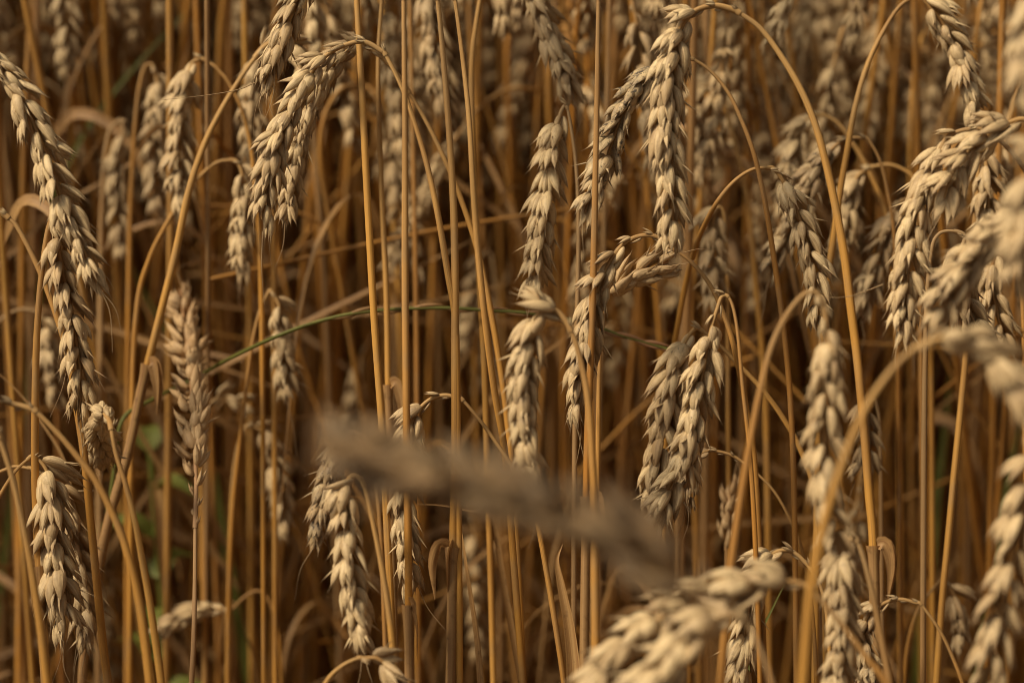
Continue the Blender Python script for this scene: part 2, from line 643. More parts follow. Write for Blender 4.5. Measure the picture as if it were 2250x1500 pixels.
def sheath(root, spath, off, ny, r, rg, tone):
    """Dry leaf sheath wrapped round the stem below a collar, with the torn blade left at the collar."""
    ys = np.array([proj(p)[1] for p in spath])
    i = int(np.argmax(ys > ny))
    seg = spath[i:]
    k = len(seg)
    rad = r * .001 * 1.22 + np.zeros(k)
    rad[0] = r * .001 * 1.75
    rad[1] = r * .001 * 1.4
    mb = MB()
    tube(mb, seg - off, rad, 10, rg.random())
    sh = link('leaf_sheath', mb.mesh('leaf_sheath', [DRYLEAF]), root, (tone, .2, .1, 1))
    mb = MB()
    c = seg[0] - off
    for q in range(2):
        a = rg.uniform(0, 6.28)
        dv = np.array([math.cos(a), math.sin(a) * .6, 0])
        pa = catmull([c + dv * .001, c + dv * .006 + [0, 0, .001], c + dv * .009 + [0, 0, -.008], c + dv * .008 + [0, 0, -.022]], 4)
        ribbon(mb, pa, .0026, np.cross(dv, [0, 0, 1.]) + [0, -.3, .5], rg.random(), 0, .5, 5, rg.normal(0, .8))
    link('collar', mb.mesh('collar', [DRYLEAF]), sh, (tone, .2, .12, 1))


def free_plant(base, h, az, lean, droop, earlen, rg, bend=.13):
    """Axis of a wheat stalk grown from the soil: path of the stem and path of the ear."""
    L = h + earlen
    k1 = 15
    s = np.concatenate([np.linspace(0, h - bend, 5, endpoint=False), np.linspace(h - bend, h + .35 * earlen, 11, endpoint=False), np.linspace(h + .35 * earlen, L, 5)])
    x = np.clip((s - (h - bend)) / (bend + .35 * earlen), 0, 1)
    th = lean + (droop - lean) * x * x * (3 - 2 * x)
    ds = np.diff(s)
    tm = (th[1:] + th[:-1]) / 2
    hx = np.concatenate([[0], np.cumsum(np.sin(tm) * ds)])
    hz = np.concatenate([[0], np.cumsum(np.cos(tm) * ds)])
    wob = .006 * np.sin(s * rg.uniform(4, 9) + rg.uniform(0, 6))
    p = np.stack([base[0] + hx * math.cos(az) - wob * math.sin(az), base[1] + hx * math.sin(az) + wob * math.cos(az), hz - .005], 1)
    i = int(np.searchsorted(s, h - 1e-6))
    return p[:i + 1], p[i:]


def grow(mb_stem, mb_ear, spath, epath, rg, r, roll, fat, lod, off=0.0, mats=(0, 0), open_=.3):
    rnd = float(rg.random())
    tube(mb_stem, spath - off, np.interp(np.linspace(0, 1, len(spath)), [0, .5, .7, 1], [r * 1.35, r * 1.25, r * .95, r * .8]), 7 if lod == 1 else 5, rnd, mats[0])
    tube(mb_ear, epath - off, np.linspace(r * .7, r * .35, len(epath)), 5 if lod == 1 else 4, rnd, mats[0] if mb_ear is mb_stem else 1, 1, 1)
    for (p, R, sc, kd, f) in ear_slots(epath, roll, rg, fat, .2, open_, .0046 if lod == 1 else .0056):
        v, fc, a = LOD[(kd, lod)][rg.integers(5)]
        a = a.copy()
        a[:, 2] = a[:, 2] * .5 + rnd * .5
        mb_ear.add(v @ R.T * sc + p - off, fc, a, mats[1])


# ------------------------------------------------------------------ ground
def ground():
    n = 60
    g = np.concatenate([-np.geomspace(400, .25, 30), np.geomspace(.25, 400, 30)])
    X, Y = np.meshgrid(g, g + 2.0, indexing='ij')
    Z = .006 * np.sin(X * 23 + Y * 7) * np.exp(-(np.abs(X) + np.abs(Y - 2)) / 6)
    v = np.stack([X, Y, Z], -1).reshape(-1, 3)
    mb = MB()
    mb.add(v, grid_faces(n, n, False)[:, ::-1], np.zeros((len(v), 4)))
    o = link('ground', mb.mesh('ground', [SOIL]), None)
    o['kind'] = 'structure'


ground()

# ------------------------------------------------------------------ the wheat stalks of the photograph
# --- left side
wheat('long pale ear drooping in from the upper left edge to the thick pale stem',
      [(-30, 120), (30, 185), (82, 290), (118, 390), (152, 480), (188, 560), (212, 622)],
      [(-60, 85), (-105, 120), (-140, 300), (-150, 700), (-150, 1500)], d=.975, roll=35, fat=1.12, neck=.05, open_=.45, tone=.2, awns=4,
      long_awn=[(212, 620), (240, 680), (246, 740), (247, 775)])
wheat('full speckled ear hooked over the top of the thick pale stem at left',
      [(119, 480), (124, 505), (130, 560), (150, 650), (163, 720), (175, 800), (178, 860), (172, 912)],
      [(113, 481), (104, 510), (95, 570), (86, 660), (79, 790), (77, 1000), (81, 1150), (95, 1400), (102, 1520)], d=1.0, roll=20, fat=1.08, neck=.03, tone=.48, mould=.28, awns=6, awn_len=.03, node=1210, r=2.1, stone=.25)
wheat('tan stem slanting down behind the thick pale stem, small top hulls at the left edge',
      [(-2, 462), (-35, 420), (-80, 410), (-120, 440), (-150, 520), (-165, 600)],
      [(20, 480), (42, 505), (85, 590), (120, 680), (150, 780), (170, 900), (185, 1000), (200, 1150), (225, 1400), (240, 1520)], d=1.02, neck=.3, tone=.35, r=2.1)
wheat('broad pale tan ear at lower left, hanging in front of its narrower twin',
      [(74, 1003), (100, 1028), (116, 1080), (119, 1150), (125, 1230), (134, 1310), (143, 1378)],
      [(60, 1010), (30, 1040), (-10, 1105), (-60, 1200), (-70, 1500)], d=1.0, roll=25, fat=1.28, neck=.1, tone=.4, mould=.15, awns=7, awn_len=.028, r=1.5)
wheat('tan ear at lower left hanging half behind its wider twin, next to the golden stem',
      [(80, 1035), (126, 1080), (158, 1170), (178, 1250), (186, 1330), (190, 1405)],
      [(60, 1028), (20, 1028), (-40, 1070), (-90, 1200), (-100, 1500)], d=1.03, roll=60, fat=1.2, neck=.15, tone=.45, awns=6, awn_len=.028, r=1.5)
wheat('grey tan stem arching above the lower left ears, thin neck leaving the left edge',
      [(68, 898), (40, 890), (0, 884), (-40, 900), (-80, 950), (-100, 1050), (-105, 1180)],
      [(80, 905), (130, 955), (170, 1003), (213, 1060), (253, 1140), (280, 1213), (302, 1300), (317, 1393), (331, 1520)], d=.93, neck=.35, tone=.5, mould=.2, r=2.0, stone=.6)
wheat('short curled ear seen end on, hooked over a pale stem at lower left',
      [(240, 925, .965), (231, 912, .975), (222, 918, .985), (219, 945, 1.0), (224, 980, 1.02), (236, 1018, 1.04)],
      [(245, 945, .96), (256, 1000, .96), (277, 1067, .96), (297, 1147, .96), (313, 1233, .96), (328, 1317, .96), (343, 1417, .96), (357, 1520, .96)], d=1.0, roll=10, fat=1.15, neck=.3, open_=0, tone=.45, mould=.25, awns=3, r=1.9, stone=.05)
wheat('greyish bent stem crossing the bottom left corner in front of the pale stem',
      [(-15, 925), (-50, 860), (-95, 830), (-140, 860), (-165, 950), (-175, 1080)],
      [(0, 965), (30, 1060), (60, 1200), (85, 1350), (106, 1520)], d=.92, neck=.2, tone=.6, mould=.2, r=2.1, stone=.6)
wheat('long bare stem slanting down left from behind the awned ear at the top',
      [(585, 100), (612, 92), (645, 115), (662, 160), (668, 220), (662, 300)],
      [(560, 128), (530, 170), (490, 235), (450, 315), (415, 420), (385, 560), (350, 700), (310, 860), (280, 1000), (235, 1160), (190, 1400), (180, 1520)], d=1.06, neck=.15, tone=.45, r=2.2, node=800, stone=.15)
wheat('pale awned ear hanging out of the top edge just left of the arched double ear',
      [(692, -70), (662, -15), (640, 35), (618, 90), (600, 135), (580, 185)],
      [(720, -130), (755, -160), (778, -110), (784, 0), (795, 200), (808, 450), (822, 700), (840, 950), (850, 1150), (868, 1520)], d=1.0, roll=30, fat=1.08, neck=.05, tone=.3, awns=9, awn_len=.022, r=1.9, stone=.3,
      long_awn=[(560, 182), (520, 198), (450, 210), (345, 221)])
wheat('big sharp arched ear left of the tall stems, front hulls full and pale',
      [(838, 112), (800, 92), (762, 98), (722, 118), (694, 148), (660, 195), (630, 260), (604, 330), (588, 400), (576, 482)],
      [(848, 122), (888, 205), (928, 325), (958, 450), (984, 600), (1000, 700), (1004, 850), (1006, 1000), (1008, 1250), (1010, 1520)], d=.99, roll=38, fat=1.12, neck=.34, tone=.3, awns=8, awn_len=.024, r=1.8, mould=.12, stone=.45)
wheat('second arched ear hanging close behind the big sharp one, with its own paler neck',
      [(870, 160), (830, 118), (790, 102), (750, 122), (712, 170), (682, 235), (655, 310), (640, 390), (630, 478)],
      [(900, 205), (935, 265), (970, 335), (1010, 430), (1052, 560), (1085, 720), (1112, 900), (1130, 1100), (1150, 1500)], d=1.03, roll=70, fat=1.05, neck=.38, tone=.4, awns=6, r=1.7, stone=.35)
# --- tall stems of the middle, ears above the picture
wheat('slim tall middle stem, second from left, with a torn collar halfway down',
      [(842, -130), (835, -250), (800, -330), (750, -330), (715, -270), (700, -190), (690, -110)],
      [(840, -20), (831, 150), (838, 400), (849, 640), (853, 845), (858, 1000), (862, 1250), (870, 1520)], d=1.05, tone=.4, node=840, r=1.75, stone=.25)
wheat('straight golden stem, third from left of the tall middle stems, blurred at top',
      [(886, -120), (890, -260), (930, -360), (985, -380), (1030, -330), (1050, -240), (1060, -130)],
      [(887, 0), (890, 300), (890, 600), (893, 900), (897, 1200), (900, 1520)], d=.975, tone=.4, node=1290, r=2.0, stone=.3)
wheat('thickest tall middle stem, with a reddish ringed node and pale sheath near the bottom',
      [(945, -100), (915, -230), (870, -300), (810, -310), (770, -260), (750, -180), (742, -110)],
      [(962, 0), (984, 250), (998, 500), (1000, 800), (1000, 1000), (996, 1180), (993, 1350), (990, 1520)], d=.99, tone=.4, node=1180, r=2.15, stone=.3)
wheat('tall stem running down right of the thickest one and leaning to the right',
      [(985, -80), (968, -220), (930, -310), (880, -330), (840, -290), (822, -210), (815, -120)],
      [(1000, 0), (1028, 230), (1042, 450), (1060, 650), (1085, 850), (1110, 1000), (1130, 1250), (1150, 1520)], d=1.01, tone=.4, r=1.85, stone=.35)
wheat('greyish brown ear hanging from the top edge right of the tall stems',
      [(1120, -105), (1150, -60), (1175, -5), (1200, 60), (1225, 120), (1243, 165), (1256, 205)],
      [(1085, -110), (1063, -40), (1045, 60), (1036, 160), (1040, 350), (1050, 550), (1064, 800), (1070, 1000), (1078, 1250), (1085, 1520)], d=1.06, roll=50, fat=1.1, neck=.1, tone=.6, awns=5, mould=.25, r=1.75, stone=.3)
wheat('lone vertical pale ear between the tall stems and the dark brown stem',
      [(1238, 236), (1226, 268), (1212, 330), (1204, 395), (1194, 460), (1188, 520), (1182, 580), (1174, 632)],
      [(1247, 240), (1257, 295), (1266, 370), (1271, 480), (1270, 620), (1265, 800), (1262, 1100), (1260, 1500)], d=1.03, roll=50, fat=1.15, neck=.1, open_=.55, tone=.1, awns=6, awn_len=.014, r=1.4, stone=.45)
wheat('straight dark brown stem rising past the lone ear, out of the top edge',
      [(1318, -120), (1330, -260), (1370, -340), (1420, -330), (1450, -260), (1462, -180), (1465, -110)],
      [(1315, 0), (1312, 200), (1308, 400), (1304, 600), (1297, 800), (1290, 1000), (1286, 1250), (1282, 1520)], d=.985, tone=.8, r=1.85, node=1080, stone=1.0, mould=.55)
# --- middle right
wheat('large clean ear hanging from the tallest smooth arch at the upper right',
      [(1612, 22), (1576, 13), (1545, 17), (1520, 30), (1496, 62), (1482, 110), (1470, 170), (1464, 240), (1466, 310), (1472, 390), (1477, 470), (1466, 545)],
      [(1626, 30), (1670, 62), (1712, 117), (1756, 190), (1790, 270), (1815, 360), (1835, 450), (1855, 560), (1870, 680), (1885, 800), (1900, 960), (1910, 1090), (1918, 1180), (1922, 1350), (1926, 1520)],
      d=.975, roll=32, fat=1.18, neck=.26, tone=.25, mould=.12, awns=3, awn_len=.010, node=1180, r=2.1, stone=.35)
wheat('black mould stained ear hanging left behind the large clean ear',
      [(1512, 130), (1478, 128), (1442, 150), (1402, 192), (1368, 250), (1346, 312), (1324, 370), (1300, 425), (1284, 470)],
      [(1524, 131), (1562, 157), (1602, 207), (1636, 280), (1660, 350), (1680, 440), (1695, 530), (1711, 640), (1726, 760), (1738, 900), (1745, 1100), (1750, 1500)],
      d=1.015, roll=30, fat=1.0, neck=.2, tone=.3, mould=.8, awns=7, awn_len=.016, r=1.45, stone=.75)
wheat('slender ear with bare curved neck hanging under the tip of the large clean ear',
      [(1470, 540), (1442, 520), (1408, 518), (1374, 532), (1348, 562), (1326, 605), (1308, 655), (1298, 705), (1288, 760), (1276, 820), (1266, 875), (1272, 915)],
      [(1482, 548), (1520, 577), (1560, 626), (1590, 690), (1612, 760), (1640, 900), (1660, 1050), (1680, 1500)], d=.99, roll=42, fat=1.08, neck=.36, tone=.42, mould=.4, awns=2, r=1.6, stone=.5,
      long_awn=[(1272, 912), (1277, 950), (1270, 1000), (1262, 1030)])
wheat('small reddish ear lying sideways behind the slender curved neck',
      [(1350, 635), (1372, 618), (1400, 603), (1430, 592), (1468, 574)],
      [(1336, 650), (1322, 700), (1318, 760), (1315, 900), (1312, 1100), (1305, 1500)], d=1.008, roll=20, fat=1.08, neck=.01, open_=.3, tone=.1, red=.45, awns=5, awn_len=.014, r=1.5, stone=.15)
wheat('paler left ear of the close pair right of centre, on a bright slanting stem',
      [(1528, 722), (1508, 748), (1488, 795), (1474, 865), (1460, 930), (1446, 1010), (1434, 1090)],
      [(1545, 728), (1572, 750), (1600, 777), (1640, 818), (1685, 868), (1725, 925), (1758, 985), (1790, 1080), (1810, 1250), (1815, 1500)], d=1.03, roll=40, fat=1.32, neck=.14, tone=.35, mould=.25, awns=4, r=1.55, stone=.0)
wheat('right ear of the close pair right of centre, with a grey pinched neck',
      [(1586, 652), (1576, 678), (1566, 710), (1558, 745), (1548, 800), (1534, 870), (1520, 935), (1506, 1000), (1480, 1060), (1450, 1120), (1430, 1178)],
      [(1600, 652), (1612, 680), (1622, 740), (1632, 850), (1648, 1000), (1660, 1200), (1670, 1500)], d=.98, roll=24, fat=1.15, neck=.24, tone=.35, mould=.4, awns=5, r=1.3, stone=.85)
wheat('plump pale ear nearest the middle, bent over a bright stem above the blurred ear',
      [(1242, 704), (1222, 684), (1198, 682), (1178, 700), (1166, 745), (1158, 805), (1150, 870), (1152, 940), (1160, 1010), (1166, 1070)],
      [(1255, 728), (1268, 762), (1284, 830), (1294, 900), (1301, 1000), (1306, 1100), (1308, 1300), (1310, 1520)], d=.935, roll=48, fat=1.12, neck=.12, tone=.2, mould=.12, awns=4, r=2.1, stone=.1)
wheat('thin arched ear passing behind the dark blurred ear, bare neck bending from the tall stems',
      [(1006, 874), (976, 868), (944, 878), (918, 903), (902, 938), (898, 980), (894, 1030), (886, 1085), (890, 1150), (897, 1220), (906, 1292)],
      [(1018, 880), (1060, 930), (1102, 990), (1142, 1052), (1175, 1125), (1200, 1250), (1225, 1400), (1242, 1520)], d=1.0, roll=42, fat=1.1, neck=.26, tone=.4, mould=.35, awns=4, awn_len=.014, r=1.5, stone=.55, long_awn=[(918, 1285), (940, 1335), (980, 1385)])
wheat('clean pale ear hanging under the left tip of the dark blurred ear',
      [(790, 1052), (775, 1046), (762, 1062), (758, 1100), (764, 1170), (768, 1240), (778, 1310), (788, 1370), (796, 1420)],
      [(800, 1068), (818, 1140), (838, 1240), (855, 1350), (872, 1520)], d=.95, roll=48, fat=1.08, neck=.12, tone=.22, awns=2, r=1.95, stone=.15)
wheat('dark mouldy ear just left of the clean pale ear under the blurred one',
      [(772, 955), (752, 975), (735, 1010), (722, 1050), (710, 1095), (703, 1140), (692, 1182)],
      [(785, 952), (810, 975), (825, 1050), (838, 1200), (850, 1500)], d=1.04, roll=50, fat=.95, neck=.1, tone=.6, mould=.85, awns=2, r=1.5, stone=.5)
# --- right side
wheat('soft grey ear hanging straight down in front from a brown arch beside the close pair',
      [(1800, 652), (1811, 680), (1816, 720), (1818, 770), (1815, 840), (1812, 920), (1812, 1000), (1818, 1080), (1830, 1160), (1842, 1230)],
      [(1790, 642), (1765, 648), (1730, 690), (1696, 760), (1670, 860), (1647, 980), (1627, 1100), (1606, 1250), (1592, 1400), (1582, 1520)], d=.88, roll=22, fat=1.12, neck=.2, open_=.4, tone=.42, awns=2, r=1.7, stone=.4)
wheat('large blurred ear on a thick near arching stem, leaving at the right edge',
      [(2042, 752), (2085, 742), (2130, 752), (2178, 782), (2222, 828), (2262, 890), (2290, 960), (2305, 1030)],
      [(2005, 770), (1960, 812), (1900, 900), (1850, 1020), (1811, 1150), (1781, 1300), (1762, 1520)], d=.80, roll=55, fat=1.18, neck=.15, tone=.25, awns=4, r=1.95, stone=.3)
wheat('wide blurred ear filling the bottom right corner, hulls fanned open',
      [(2262, 1030), (2250, 1100), (2236, 1180), (2215, 1260), (2198, 1350), (2180, 1440), (2165, 1530)],
      [(2275, 1000), (2300, 1010), (2320, 1100), (2330, 1300), (2335, 1520)], d=.86, roll=12, fat=1.18, neck=.03, open_=.7, tone=.45, awns=3, r=2.0)
wheat('blurred ear at the bottom edge hooked left of a bright straight stem',
      [(1872, 1184), (1852, 1205), (1848, 1260), (1850, 1340), (1846, 1420), (1838, 1500), (1830, 1580)],
      [(1884, 1190), (1897, 1225), (1916, 1300), (1936, 1400), (1958, 1520)], d=.92, roll=38, fat=1.12, neck=.1, tone=.3, awns=3, r=2.0, stone=.1)
wheat('very soft near ear arching left along the bottom edge before the small sharp ear',
      [(1764, 1284), (1700, 1276), (1630, 1290), (1560, 1312), (1490, 1336), (1420, 1378), (1360, 1432), (1310, 1500), (1280, 1570)],
      [(1800, 1315), (1850, 1372), (1905, 1445), (1955, 1520)], d=.85, roll=48, fat=1.4, spacing=.0050, neck=.18, tone=.22, awns=2, r=1.75, stone=.55)
wheat('bulky soft near ear rising from the bottom edge under the arching one',
      [(1632, 1362), (1600, 1352), (1560, 1366), (1520, 1396), (1480, 1440), (1445, 1500), (1420, 1570)],
      [(1648, 1378), (1672, 1430), (1690, 1480), (1702, 1530)], d=.82, roll=45, fat=1.45, spacing=.0050, neck=.12, tone=.2, awns=2, r=1.7, stone=.4)
wheat('small sharp ear with bare pale neck at the bottom, right behind the soft arching ear',
      [(1772, 1238), (1748, 1216), (1718, 1208), (1686, 1224), (1660, 1260), (1648, 1310), (1642, 1370), (1636, 1440), (1626, 1520)],
      [(1782, 1250), (1804, 1290), (1818, 1360), (1828, 1520)], d=.985, roll=40, fat=1.08, neck=.3, tone=.2, mould=.15, awns=3, r=1.5, stone=.2)
wheat('thin dark necked stem bending left into the tip of the close pair of ears',
      [(1636, 1018), (1608, 1000), (1576, 991), (1548, 992), (1528, 1010), (1518, 1060), (1512, 1110)],
      [(1650, 1028), (1700, 1078), (1738, 1145), (1765, 1220), (1785, 1350), (1795, 1520)], d=1.02, roll=40, fat=.7, neck=.7, tone=.7, mould=.6, awns=1, r=1.15, stone=.6)
wheat('small ear with a blackened zigzag neck at the bottom right, on a thin curved stem',
      [(2012, 1324), (1980, 1316), (1948, 1322), (1922, 1338), (1902, 1362), (1898, 1400), (1908, 1450), (1912, 1500)],
      [(2024, 1328), (2062, 1380), (2092, 1440), (2120, 1520)], d=.975, roll=35, fat=.9, neck=.5, tone=.45, mould=.65, awns=2, r=1.3, stone=.5)
wheat('sharp ear reaching down left from the right edge with hulls spread like feathers',
      [(2248, 262), (2215, 270), (2180, 290), (2145, 318), (2112, 350), (2090, 390), (2075, 435)],
      [(2270, 280), (2300, 360), (2310, 600), (2320, 1000), (2330, 1500)], d=.955, roll=30, fat=1.25, neck=.05, open_=.6, tone=.25, awns=3, r=1.7)
wheat('long sharp ear on the right whose thin neck crosses under the feathery ear',
      [(2140, 284), (2110, 288), (2082, 302), (2062, 335), (2040, 385), (2020, 440), (2008, 500), (2000, 560), (1990, 640), (1974, 728)],
      [(2156, 284), (2200, 312), (2235, 350), (2262, 400), (2285, 520), (2295, 900), (2300, 1500)], d=.965, roll=34, fat=1.15, neck=.22, tone=.22, mould=.1, awns=5, awn_len=.016, r=1.6, stone=.5,
      long_awn=[(1940, 625), (1900, 640), (1860, 652), (1800, 654)])
wheat('blurred heavy ear slanting in from the right edge below the feathery ear',
      [(2275, 462), (2240, 480), (2200, 500), (2160, 540), (2120, 590), (2088, 640), (2058, 702)],
      [(2300, 470), (2330, 540), (2345, 800), (2350, 1500)], d=.90, roll=45, fat=1.2, neck=.05, tone=.4, mould=.15, awns=2, r=1.8)
wheat('short dark tipped ear hanging beside the blurred heavy ear at the right',
      [(2120, 520), (2108, 560), (2112, 610), (2122, 660), (2140, 705), (2165, 745)],
      [(2095, 508), (2062, 515), (2045, 560), (2035, 700), (2030, 1000), (2028, 1500)], d=1.0, roll=25, fat=1.1, neck=.15, tone=.4, mould=.35, awns=1, r=1.5, stone=.3)
wheat('tan ear hanging low behind the blurred heavy ear, near the right edge',
      [(2185, 560), (2178, 610), (2185, 660), (2196, 710), (2205, 755)],
      [(2195, 535), (2225, 545), (2245, 640), (2252, 900), (2258, 1500)], d=1.04, roll=40, fat=1.05, neck=.1, tone=.45, awns=2, r=1.5)
wheat('straight pale stem running down the right part behind the large blurred arch',
      [(2160, 330), (2168, 372), (2172, 430), (2168, 490), (2160, 550)],
      [(2152, 335), (2146, 420), (2136, 560), (2124, 760), (2111, 900), (2096, 1050), (2082, 1200), (2070, 1320), (2056, 1520)], d=1.05, roll=30, fat=1.05, neck=.1, tone=.5, awns=2, r=1.8, stone=.2, mould=.3)
wheat('near ear cut by the right edge at the top, strongly blurred',
      [(2285, -40), (2272, 30), (2264, 90), (2260, 150), (2262, 205)],
      [(2290, -60), (2320, 60), (2335, 400), (2340, 1500)], d=.80, roll=50, fat=1.15, neck=.03, tone=.3, awns=1, r=1.8)
wheat('near ear cut by the right edge at mid height, strongly blurred',
      [(2282, 370), (2262, 430), (2245, 500), (2240, 560), (2240, 620)],
      [(2310, 340), (2340, 500), (2345, 800), (2350, 1500)], d=.80, roll=50, fat=1.15, neck=.03, tone=.3, awns=2, r=1.8)
wheat('neat ear descending from the top right corner on a curved stem',
      [(2025, -4), (2050, 22), (2078, 66), (2106, 118), (2126, 170), (2138, 226), (2146, 290)],
      [(2008, -6), (1972, 20), (1930, 90), (1900, 160), (1876, 250), (1860, 340), (1846, 420), (1832, 520), (1815, 650), (1800, 900), (1790, 1500)], d=1.05, roll=30, fat=1.1, neck=.06, tone=.25, mould=.15, awns=2, r=1.8, stone=.25)
wheat('ear on a golden arch bending right, hanging above the soft grey ear',
      [(1700, 371), (1716, 390), (1732, 420), (1748, 455), (1766, 510), (1784, 575), (1792, 640), (1796, 720)],
      [(1684, 369), (1650, 374), (1610, 402), (1572, 450), (1537, 520, 1.04), (1512, 600, 1.06), (1492, 700, 1.07), (1474, 820, 1.08), (1460, 1000, 1.08), (1450, 1500, 1.08)], d=1.02, roll=34, fat=1.08, neck=.16, tone=.15, mould=.1, awns=3, r=1.6, stone=.2)
wheat('grey mouldy ear hooked behind the tallest smooth arch at the upper right',
      [(1896, 304), (1866, 304), (1834, 322), (1800, 365), (1772, 425), (1742, 490), (1712, 550), (1690, 605)],
      [(1908, 308), (1932, 350), (1950, 420), (1965, 520), (1972, 700), (1975, 1000), (1980, 1500)], d=1.08, roll=40, fat=1.05, neck=.22, tone=.6, mould=.7, awns=2, r=1.3, stone=.9)
wheat('softly blurred pale ear bent left from an arch at the upper right',
      [(1800, 253), (1776, 260), (1756, 295), (1745, 345), (1735, 400), (1728, 450)],
      [(1812, 254), (1842, 272), (1872, 312), (1912, 382), (1945, 470), (1965, 600), (1975, 900), (1980, 1500)], d=1.13, roll=30, fat=1.1, neck=.14, tone=.2, awns=1, r=1.8)
wheat('blurred pale ear with a sharp hook, between the large clean ear and its arch',
      [(1572, 190), (1552, 188), (1538, 215), (1534, 265), (1536, 320), (1540, 375)],
      [(1584, 205), (1602, 262), (1626, 360), (1646, 470), (1660, 620), (1675, 780), (1685, 1000), (1690, 1500)], d=1.15, roll=45, fat=1.05, neck=.1, tone=.3, awns=1, r=1.9, stone=.1)
wheat('blurred ear with a straight pale stem close to its right side, in the upper right',
      [(2032, 168), (2018, 180), (2012, 220), (2010, 260), (2010, 310)],
      [(2040, 172), (2042, 240), (2040, 340), (2036, 500), (2030, 900), (2026, 1500)], d=1.28, roll=50, fat=1.1, neck=.1, tone=.4, awns=1, r=1.9, stone=.0)
wheat('blurred small ear under a flat arch right of the tallest smooth stem',
      [(1905, 372), (1884, 388), (1868, 425), (1860, 475), (1852, 540)],
      [(1920, 366), (1955, 362), (1990, 376), (2012, 400), (2030, 470), (2045, 800), (2050, 1500)], d=1.12, roll=40, fat=1.1, neck=.14, tone=.3, awns=1, r=1.6, stone=.3)
wheat('blurred greyish ear behind the long sharp ear on the right',
      [(1968, 460), (1950, 510), (1930, 565), (1912, 620), (1895, 680)],
      [(1985, 440), (2008, 450), (2020, 600), (2025, 900), (2030, 1500)], d=1.1, roll=40, fat=1.05, neck=.08, tone=.5, awns=2, mould=.2, r=1.6)
wheat('blurred ear half covered by a thin bright stem, below the mouldy ear',
      [(1570, 470), (1566, 520), (1566, 570), (1570, 650)],
      [(1580, 455), (1592, 480), (1598, 600), (1600, 900), (1604, 1500)], d=1.1, roll=35, fat=1.05, neck=.05, tone=.45, awns=1, mould=.25, r=1.5)
# --- softly blurred ears of the left half
wheat('blurred pale ear hanging straight down from the top left edge',
      [(140, -60), (144, 0), (147, 60), (149, 155)],
      [(120, -90), (85, -60), (65, 60), (50, 400), (45, 900), (40, 1500)], d=1.2, roll=10, fat=1.0, neck=.02, tone=.25, awns=1, r=1.9)
wheat('dim greyish blurred ear next to the pale one at the top left edge',
      [(72, -50), (75, 0), (77, 50), (76, 105)],
      [(60, -80), (35, -60), (20, 200), (10, 900), (5, 1500)], d=1.32, roll=30, fat=1.0, neck=.02, tone=.8, mould=.5, awns=0, r=1.9)
wheat('blurred plump ear hanging left of the long slanting stem, on a neck bending left',
      [(438, 130), (420, 142), (408, 185), (398, 245), (394, 310), (396, 375), (402, 440)],
      [(450, 132), (478, 152), (510, 195), (540, 270), (560, 400), (575, 700), (580, 1500)], d=1.1, roll=25, fat=1.1, neck=.08, tone=.25, awns=1, r=1.4)
wheat('greyish blurred ear left of the big arched ear, hanging behind the slanting stem',
      [(560, 160), (553, 205), (552, 260), (556, 320), (562, 380), (570, 430)],
      [(568, 130), (582, 110), (596, 200), (602, 600), (605, 1500)], d=1.13, roll=35, fat=1.1, neck=.04, tone=.5, mould=.2, awns=1, r=1.6)
wheat('blurred ear under a hooked stem in the upper left, beside the plump one',
      [(338, 150), (346, 180), (348, 235), (345, 290), (340, 350), (345, 420), (350, 470)],
      [(330, 142), (318, 148), (306, 190), (296, 280), (289, 400), (285, 520), (280, 900), (278, 1500)], d=1.17, roll=40, fat=1.05, neck=.1, tone=.45, awns=1, r=1.6, mould=.2)
wheat('blurred ear inside a low wide arch at left, cut by a straight straw',
      [(268, 268), (270, 300), (258, 350), (258, 410), (262, 480), (268, 550)],
      [(258, 268), (240, 290), (229, 350), (225, 430), (222, 520), (220, 800), (215, 1500)], d=1.18, roll=40, fat=1.0, neck=.15, tone=.45, awns=0, r=1.8, stone=.3)
wheat('narrow blurred ear with flat neck, under the tip of the greyish ear at left',
      [(520, 356), (530, 375), (536, 420), (534, 470), (530, 530), (528, 590)],
      [(505, 352), (475, 358), (442, 385), (405, 430), (362, 500), (328, 570), (302, 670), (290, 900), (285, 1500)], d=1.1, roll=30, fat=.95, neck=.12, tone=.2, awns=2, r=1.6, stone=.2)
wheat('small blurred ear on a thin leaning stem, crossed by the green grass stalk',
      [(598, 642), (612, 668), (618, 710), (620, 760), (624, 810), (630, 860)],
      [(590, 642), (572, 680), (556, 745), (540, 860), (526, 980), (512, 1120), (504, 1300), (502, 1520)], d=1.1, roll=28, fat=.95, neck=.12, tone=.4, awns=1, r=1.4, mould=.2, stone=.4)
wheat('upright reddish brown ear standing near the left, blurred hulls flaring outwards',
      [(430, 1120, 1.015), (431, 1060, 1.02), (428, 985, 1.03), (424, 905, 1.045), (418, 820, 1.07), (408, 730, 1.095), (396, 635, 1.12)],
      [(429, 1160, 1.01), (428, 1300, 1.005), (425, 1420, 1.0), (420, 1520, 1.0)], d=1.0, roll=25, fat=1.12, neck=.24, open_=.6, tone=.3, red=.65, awns=8, awn_len=.016, r=1.7, stone=.3)
wheat('small blurred ear drooping right of the upright reddish ear, on a pale bent stem',
      [(548, 936), (572, 944), (594, 978), (610, 1030), (620, 1090), (628, 1160)],
      [(538, 942), (522, 985), (512, 1060), (506, 1200), (500, 1520)], d=1.14, roll=40, fat=.95, neck=.1, tone=.35, awns=0, r=1.8, stone=.2)
wheat('dark spotted blurred ear behind the thick pale stem at left',
      [(88, 690), (100, 712), (108, 760), (115, 815), (124, 880)],
      [(78, 684), (45, 680), (5, 700), (-30, 760), (-50, 1000), (-60, 1500)], d=1.16, roll=30, fat=.95, neck=.1, tone=.55, mould=.45, awns=0, r=1.6)
